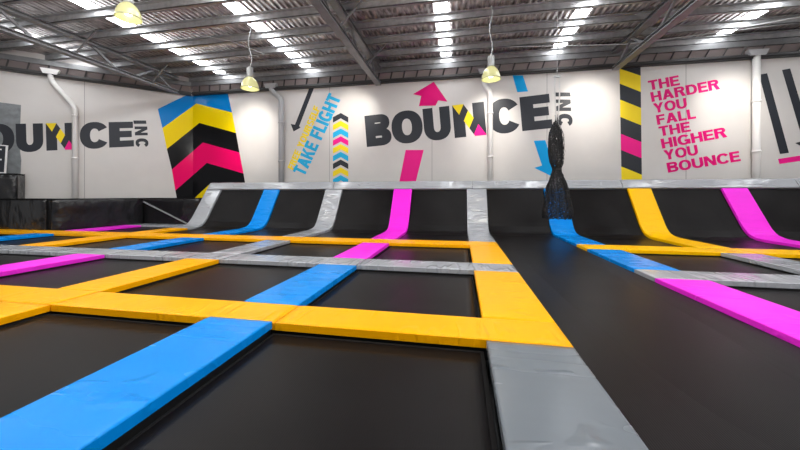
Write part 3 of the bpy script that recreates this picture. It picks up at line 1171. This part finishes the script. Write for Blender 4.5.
# near row
col('a', ROW0[0], 2.295, 'grey', 'near grey pad beside the runway, running out of the bottom of the picture')
col('b', ROW0[0], 2.297, 'blue', 'large near blue pad running to the lower left corner', z=.012)
col('c', 1.2, 2.295, 'yellow', 'yellow pad at the left frame edge in front of the near yellow strip')
# first cross strip
r1 = [C['c'] - HW - 1.9, C['c'] + HW, C['b'] + HW + .02, C['a'] + HW]
rowpad(r1[0], r1[1] - g, 2.30, 2.70, 'yellow', 'near yellow cross strip, piece at the left frame edge')
rowpad(r1[1], r1[2] - g, 2.30, 2.70, 'yellow', 'near yellow cross strip, piece between the left joint and the blue pads')
rowpad(r1[2], r1[3], 2.30, 2.70, 'yellow', 'near yellow cross strip, wrinkled right piece ending at the near grey pad')
# second row of columns
col('a', 2.705, 4.38, 'yellow', 'wide yellow pad along the runway behind the near grey pad')
col('b', 2.705, 4.38, 'blue', 'second blue pad, shiny, behind the near yellow strip')
col('c', 2.705, 4.38, 'yellow', 'long yellow pad on the left reaching back to the silver strip')
col('d', 2.705, 4.38, 'pink', 'pink pad at the left frame edge in front of the silver strip')
# second cross strip
rowpad(-10.2, C['d'] + HW - g, 4.39, 4.85, 'silver', 'silver cross strip, leftmost piece at the frame edge behind the left pink pad')
rowpad(C['d'] + HW, C['c'] + HW - g, 4.39, 4.85, 'silver', 'silver cross strip, piece behind the long yellow pad')
rowpad(C['c'] + HW, C['b'] + HW - g, 4.39, 4.85, 'silver', 'silver cross strip, piece behind the second blue pad')
rowpad(C['b'] + HW, C['a'] + HW, 4.39, 4.85, 'silver', 'silver cross strip, piece ending at the runway')
rowpad(C['r'] - HW, 6.6, 4.39, 4.85, 'silver', 'silver cross strip right of the runway behind the right pink pad')
# third row of columns
col('a', 4.86, 6.50, 'yellow', 'small yellow pad along the runway between the silver and far yellow strips')
col('b', 4.86, 6.50, 'pink', 'middle pink pad between the silver and far yellow strips')
col('c', 4.86, 6.50, 'silver', 'middle grey pad between the silver and far yellow strips')
col('d', 4.86, 6.50, 'blue', 'left blue pad between the silver and far yellow strips')
col('e', 4.86, 6.50, 'yellow', 'far left yellow pad between the silver and far yellow strips')
col('f', 4.86, 6.50, 'blue', 'small blue pad at the left frame edge below the black barrier')
# third cross strip
Y = 6.51, 7.055
rowpad(-14.2, C['f'] + HW - .0, Y[0], Y[1], 'yellow', 'far yellow cross strip, piece at the left frame edge under the barrier')
rowpad(C['f'] + HW + g, C['e'] + HW - g, Y[0], Y[1], 'yellow', 'far yellow cross strip, piece in front of the dark pink pad')
rowpad(C['e'] + HW, C['c'] + HW - g, Y[0], Y[1], 'yellow', 'far yellow cross strip, long piece in front of the steep blue pad')
rowpad(C['c'] + HW, C['a'] + HW, Y[0], Y[1], 'yellow', 'far yellow cross strip, long piece ending at the runway')
rowpad(C['r'] - HW, C['s'] + HW - g, Y[0], Y[1], 'lit_yellow', 'far yellow cross strip right of the runway, left piece crossing the blue pad')
rowpad(C['s'] + HW, 9.3, Y[0], Y[1], 'lit_yellow', 'far yellow cross strip right of the runway, piece at the right frame edge')
# right side columns
col('r', 1.0, 4.38, 'pink', 'long pink pad on the right beside the runway')
col('r', 4.86, 6.50, 'blue', 'blue pad with pale reflections on the right beside the runway')
col('s', 4.86, 6.50, 'silver', 'slanting silver pad at the right frame edge behind the silver strip')
# far left side
col('f', 7.06, 8.80, 'pink', 'dark pink pad at the far left at the foot of the black barrier')
rowpad(C['f'] - HW, C['e'] + HW, 8.81, 9.3, 'silver', 'pale grey strip at the foot of the barrier with the diagonal seam')


# steep pads on the curved wall
def steep(c, color, lab, start=7.06):
    path = [(start, 0)] + PROFILE[1:] if start < 7.5 else [(start, 0)] + PROFILE[3:]
    o = pad('wall_pad', path, C[c] - HW, C[c] + HW, 't', color, seed=random.random() * 90, sag=.006)
    return tag(o, lab, 'pad', 'steep pads on the curved jump wall')


col('e', 7.06, 8.30, 'yellow', 'yellow pad leading back to the foot of the steep leftmost grey pad')
steep('e', 'silver', 'steep leftmost grey pad on the curved wall below the mural', 8.31)
steep('d', 'blue', 'steep bent blue pad on the left of the curved wall')
steep('c', 'silver', 'steep bent grey pad on the curved wall below the chevron column')
steep('b', 'pink', 'steep bent pink pad on the curved wall below the logo')
steep('a', 'silver', 'steep grey pad on the curved wall at the left side of the runway')
steep('r', 'blue', 'steep bent blue pad behind the hanging net')
steep('s', 'lit_yellow', 'steep bent yellow pad below the hazard stripe')
steep('t', 'pink', 'steep bent pink pad below the slogan on the right')
steep('u', 'grey', 'steep grey pad beyond the right frame edge')

# coping pads along the top of the curved wall
cop = [(9.665, 1.175), (9.74, 1.29), (9.80, 1.375), (9.87, 1.405), (10.0, 1.41)]
cuts = [C['e'] - HW, -4.0, .33, 4.3, 8.25, 10.1]
for i, lab in enumerate(('leftmost grey coping pad along the top of the curved wall', 'grey coping pad below the chevron column and the B of the logo',
                         'grey coping pad at the head of the runway, behind the net', 'grey coping pad below the slogan', 'grey coping pad at the right frame edge')):
    o = pad('coping_pad', cop, cuts[i] + .006, cuts[i + 1] - .006, 't', 'silver', thick=.09, seed=i * 7.3, sag=.008, step=.03)
    tag(o, lab, 'pad', 'coping pads along the curved wall')


# ------------------------------------------------------------------ hanging net
root = empty('hanging_net', (2.18, 8.0, .46))
tag(root, 'black safety net gathered and tied, hanging on white ropes over the blue pad', 'net')
prof = [(.44, .27), (.52, .30), (.62, .30), (.8, .27), (1.0, .235), (1.25, .185), (1.5, .105), (1.58, .075), (1.63, .095), (1.75, .135), (2.0, .15), (2.25, .145), (2.45, .12), (2.58, .07), (2.68, .04)]
bm = bmesh.new()
seg = 72
rings = []
for j in range(len(prof) * 3 - 2):
    a = j / 3
    i = min(int(a), len(prof) - 2)
    u = a - i
    z = prof[i][0] * (1 - u) + prof[i + 1][0] * u
    r_ = prof[i][1] * (1 - u) + prof[i + 1][1] * u
    rg = []
    for k in range(seg):
        an = 2 * math.pi * k / seg
        f = 1 + .16 * math.sin(an * 9 + z * 1.5) + .13 * noise.noise(Vector((math.cos(an) * 3, math.sin(an) * 3, z * 2.2))) + .08 * math.sin(an * 17 + z * 4)
        zz = z + (.05 * noise.noise(Vector((math.cos(an) * 4, math.sin(an) * 4, 1))) if j == 0 else 0)
        rg.append(bm.verts.new((2.18 + r_ * f * math.cos(an) * .95 + .03 * math.sin(z * 2), 8.0 + r_ * f * math.sin(an) * .8, zz)))
    rings.append(rg)
for a, c in zip(rings, rings[1:]):
    for k in range(seg):
        bm.faces.new((a[k], a[(k + 1) % seg], c[(k + 1) % seg], c[k]))
bm.faces.new(rings[-1])
# knotted mesh look: real open cells on the flared skirt, folds above
link('net_bundle', bm, M['netting'], root, smooth=True)
bm = bmesh.new()
for k in range(150):
    an = random.uniform(0, 2 * math.pi)
    z0 = random.choice((random.uniform(.42, 1.5), random.uniform(1.6, 2.5)))
    pts = []
    for q in range(5):
        z = z0 + q * .09
        rr = 0.2
        for (za, ra), (zb_, rb) in zip(prof, prof[1:]):
            if za <= z <= zb_:
                rr = ra + (rb - ra) * (z - za) / (zb_ - za)
        if z < .46 or z > 2.68:
            rr = .19 if z < 1 else .03
        rr *= .95 + .3 * random.random()
        a2 = an + q * .16
        pts.append((2.18 + rr * math.cos(a2) * .95, 8.0 + rr * math.sin(a2) * .8, z))
    tube(bm, pts, .005, 4, False)
link('net_strands', bm, M['net'], root)
bm = bmesh.new()
tube(bm, [(2.20, 8.0, 1.565), (2.20, 8.0, 1.60)], .085, 14)
link('tie', bm, M['steel_black'], root)
for dx in (-.05, .05):
    bm = bmesh.new()
    tube(bm, [(2.19 + dx * .3, 8.0, 2.6), (2.19 + dx, 8.0, 3.3), (2.19 + dx, 8.0, 3.72)], .014, 6)
    link('rope', bm, M['rope'], root)
bm = bmesh.new()
tube(bm, [(2.19, 8.0, 3.72), (2.19, 8.0, TOP - .25)], .006, 6)
box(bm, 2.12, 2.26, 7.98, 8.02, 3.70, 3.74)
link('hanger_wire', bm, M['housing'], root)


# ------------------------------------------------------------------ high bay lamps
def high_bay(x, y, r_px, lab, cable_to=None, first=[None]):
    """x, y = picture place of the dome centre; its apparent radius gives the distance"""
    rad = .205
    z = F * rad / r_px
    d = view_ray(x, y)
    fw = Vector((-math.sin(TH), math.cos(TH), 0))
    p = d * (z / Vector((d.x, d.y, 0)).dot(fw))
    base = Vector((p.x, p.y, 1 + p.z - .17))
    root = empty('high_bay_lamp', tuple(base))
    tag(root, lab, 'lamp', 'high bay lamps')
    prof = [(.205, 0), (.212, .012), (.205, .03), (.195, .09), (.172, .16), (.135, .225), (.09, .27), (.06, .29)]
    bm = bmesh.new()
    seg = 40
    R_ = []
    for rr, zz in prof + [(q[0] - .008, q[1] - .004) for q in prof[::-1]]:
        R_.append([bm.verts.new(base + Vector((rr * (1 + (.012 if k % 2 else 0)) * math.cos(2 * math.pi * k / seg), rr * math.sin(2 * math.pi * k / seg), zz))) for k in range(seg)])
    for a, c in zip(R_, R_[1:] + [R_[0]]):
        for k in range(seg):
            bm.faces.new((a[k], a[(k + 1) % seg], c[(k + 1) % seg], c[k]))
    shade = link('lamp_shade', bm, M['lamp'], root, smooth=True)
    bm = bmesh.new()
    tube(bm, [base + Vector((0, 0, .06)), base + Vector((0, 0, .1)), base + Vector((0, 0, .2))], [.04, .07, .03], 14)
    link('bulb', bm, M['lamp_core'], root, smooth=True)
    bm = bmesh.new()
    tube(bm, [base + Vector((0, 0, -.004)), base + Vector((0, 0, .014))], .216, 40, False)
    link('rim', bm, M['lamp_rim'], root, smooth=True)
    bm = bmesh.new()
    tube(bm, [base + Vector((0, 0, q)) for q in (.28, .30, .30001, .52, .54)], [.05, .06, .075, .075, .04], 18)
    link('ballast_housing', bm, M['housing'], root)
    bm = bmesh.new()
    top = Vector((base.x, base.y, TOP - .20))
    pts = []
    for i in range(9):
        u = i / 8
        q = (base + Vector((0, 0, .54))).lerp(top, u)
        pts.append(q + Vector((.035 * math.sin(u * 9), .02 * math.sin(u * 7), 0)))
    tube(bm, pts, .012, 6)
    link('cable', bm, M['housing'], root)
    li = light('lamp_light', 'SPOT', tuple(base + Vector((0, 0, .04))), LAMP, (1, .95, .85), .12, tuple(base - Vector((0, 0, 1))), math.radians(150), .6)
    return root


high_bay(128.5, 9.5, 10.8, 'nearest glowing high bay lamp at the top left')
high_bay(250, 82, 8.2, 'glowing high bay lamp hanging between the striped mural and the grey downpipe')
high_bay(491, 72, 9.0, 'glowing high bay lamp hanging over the N of the big logo')
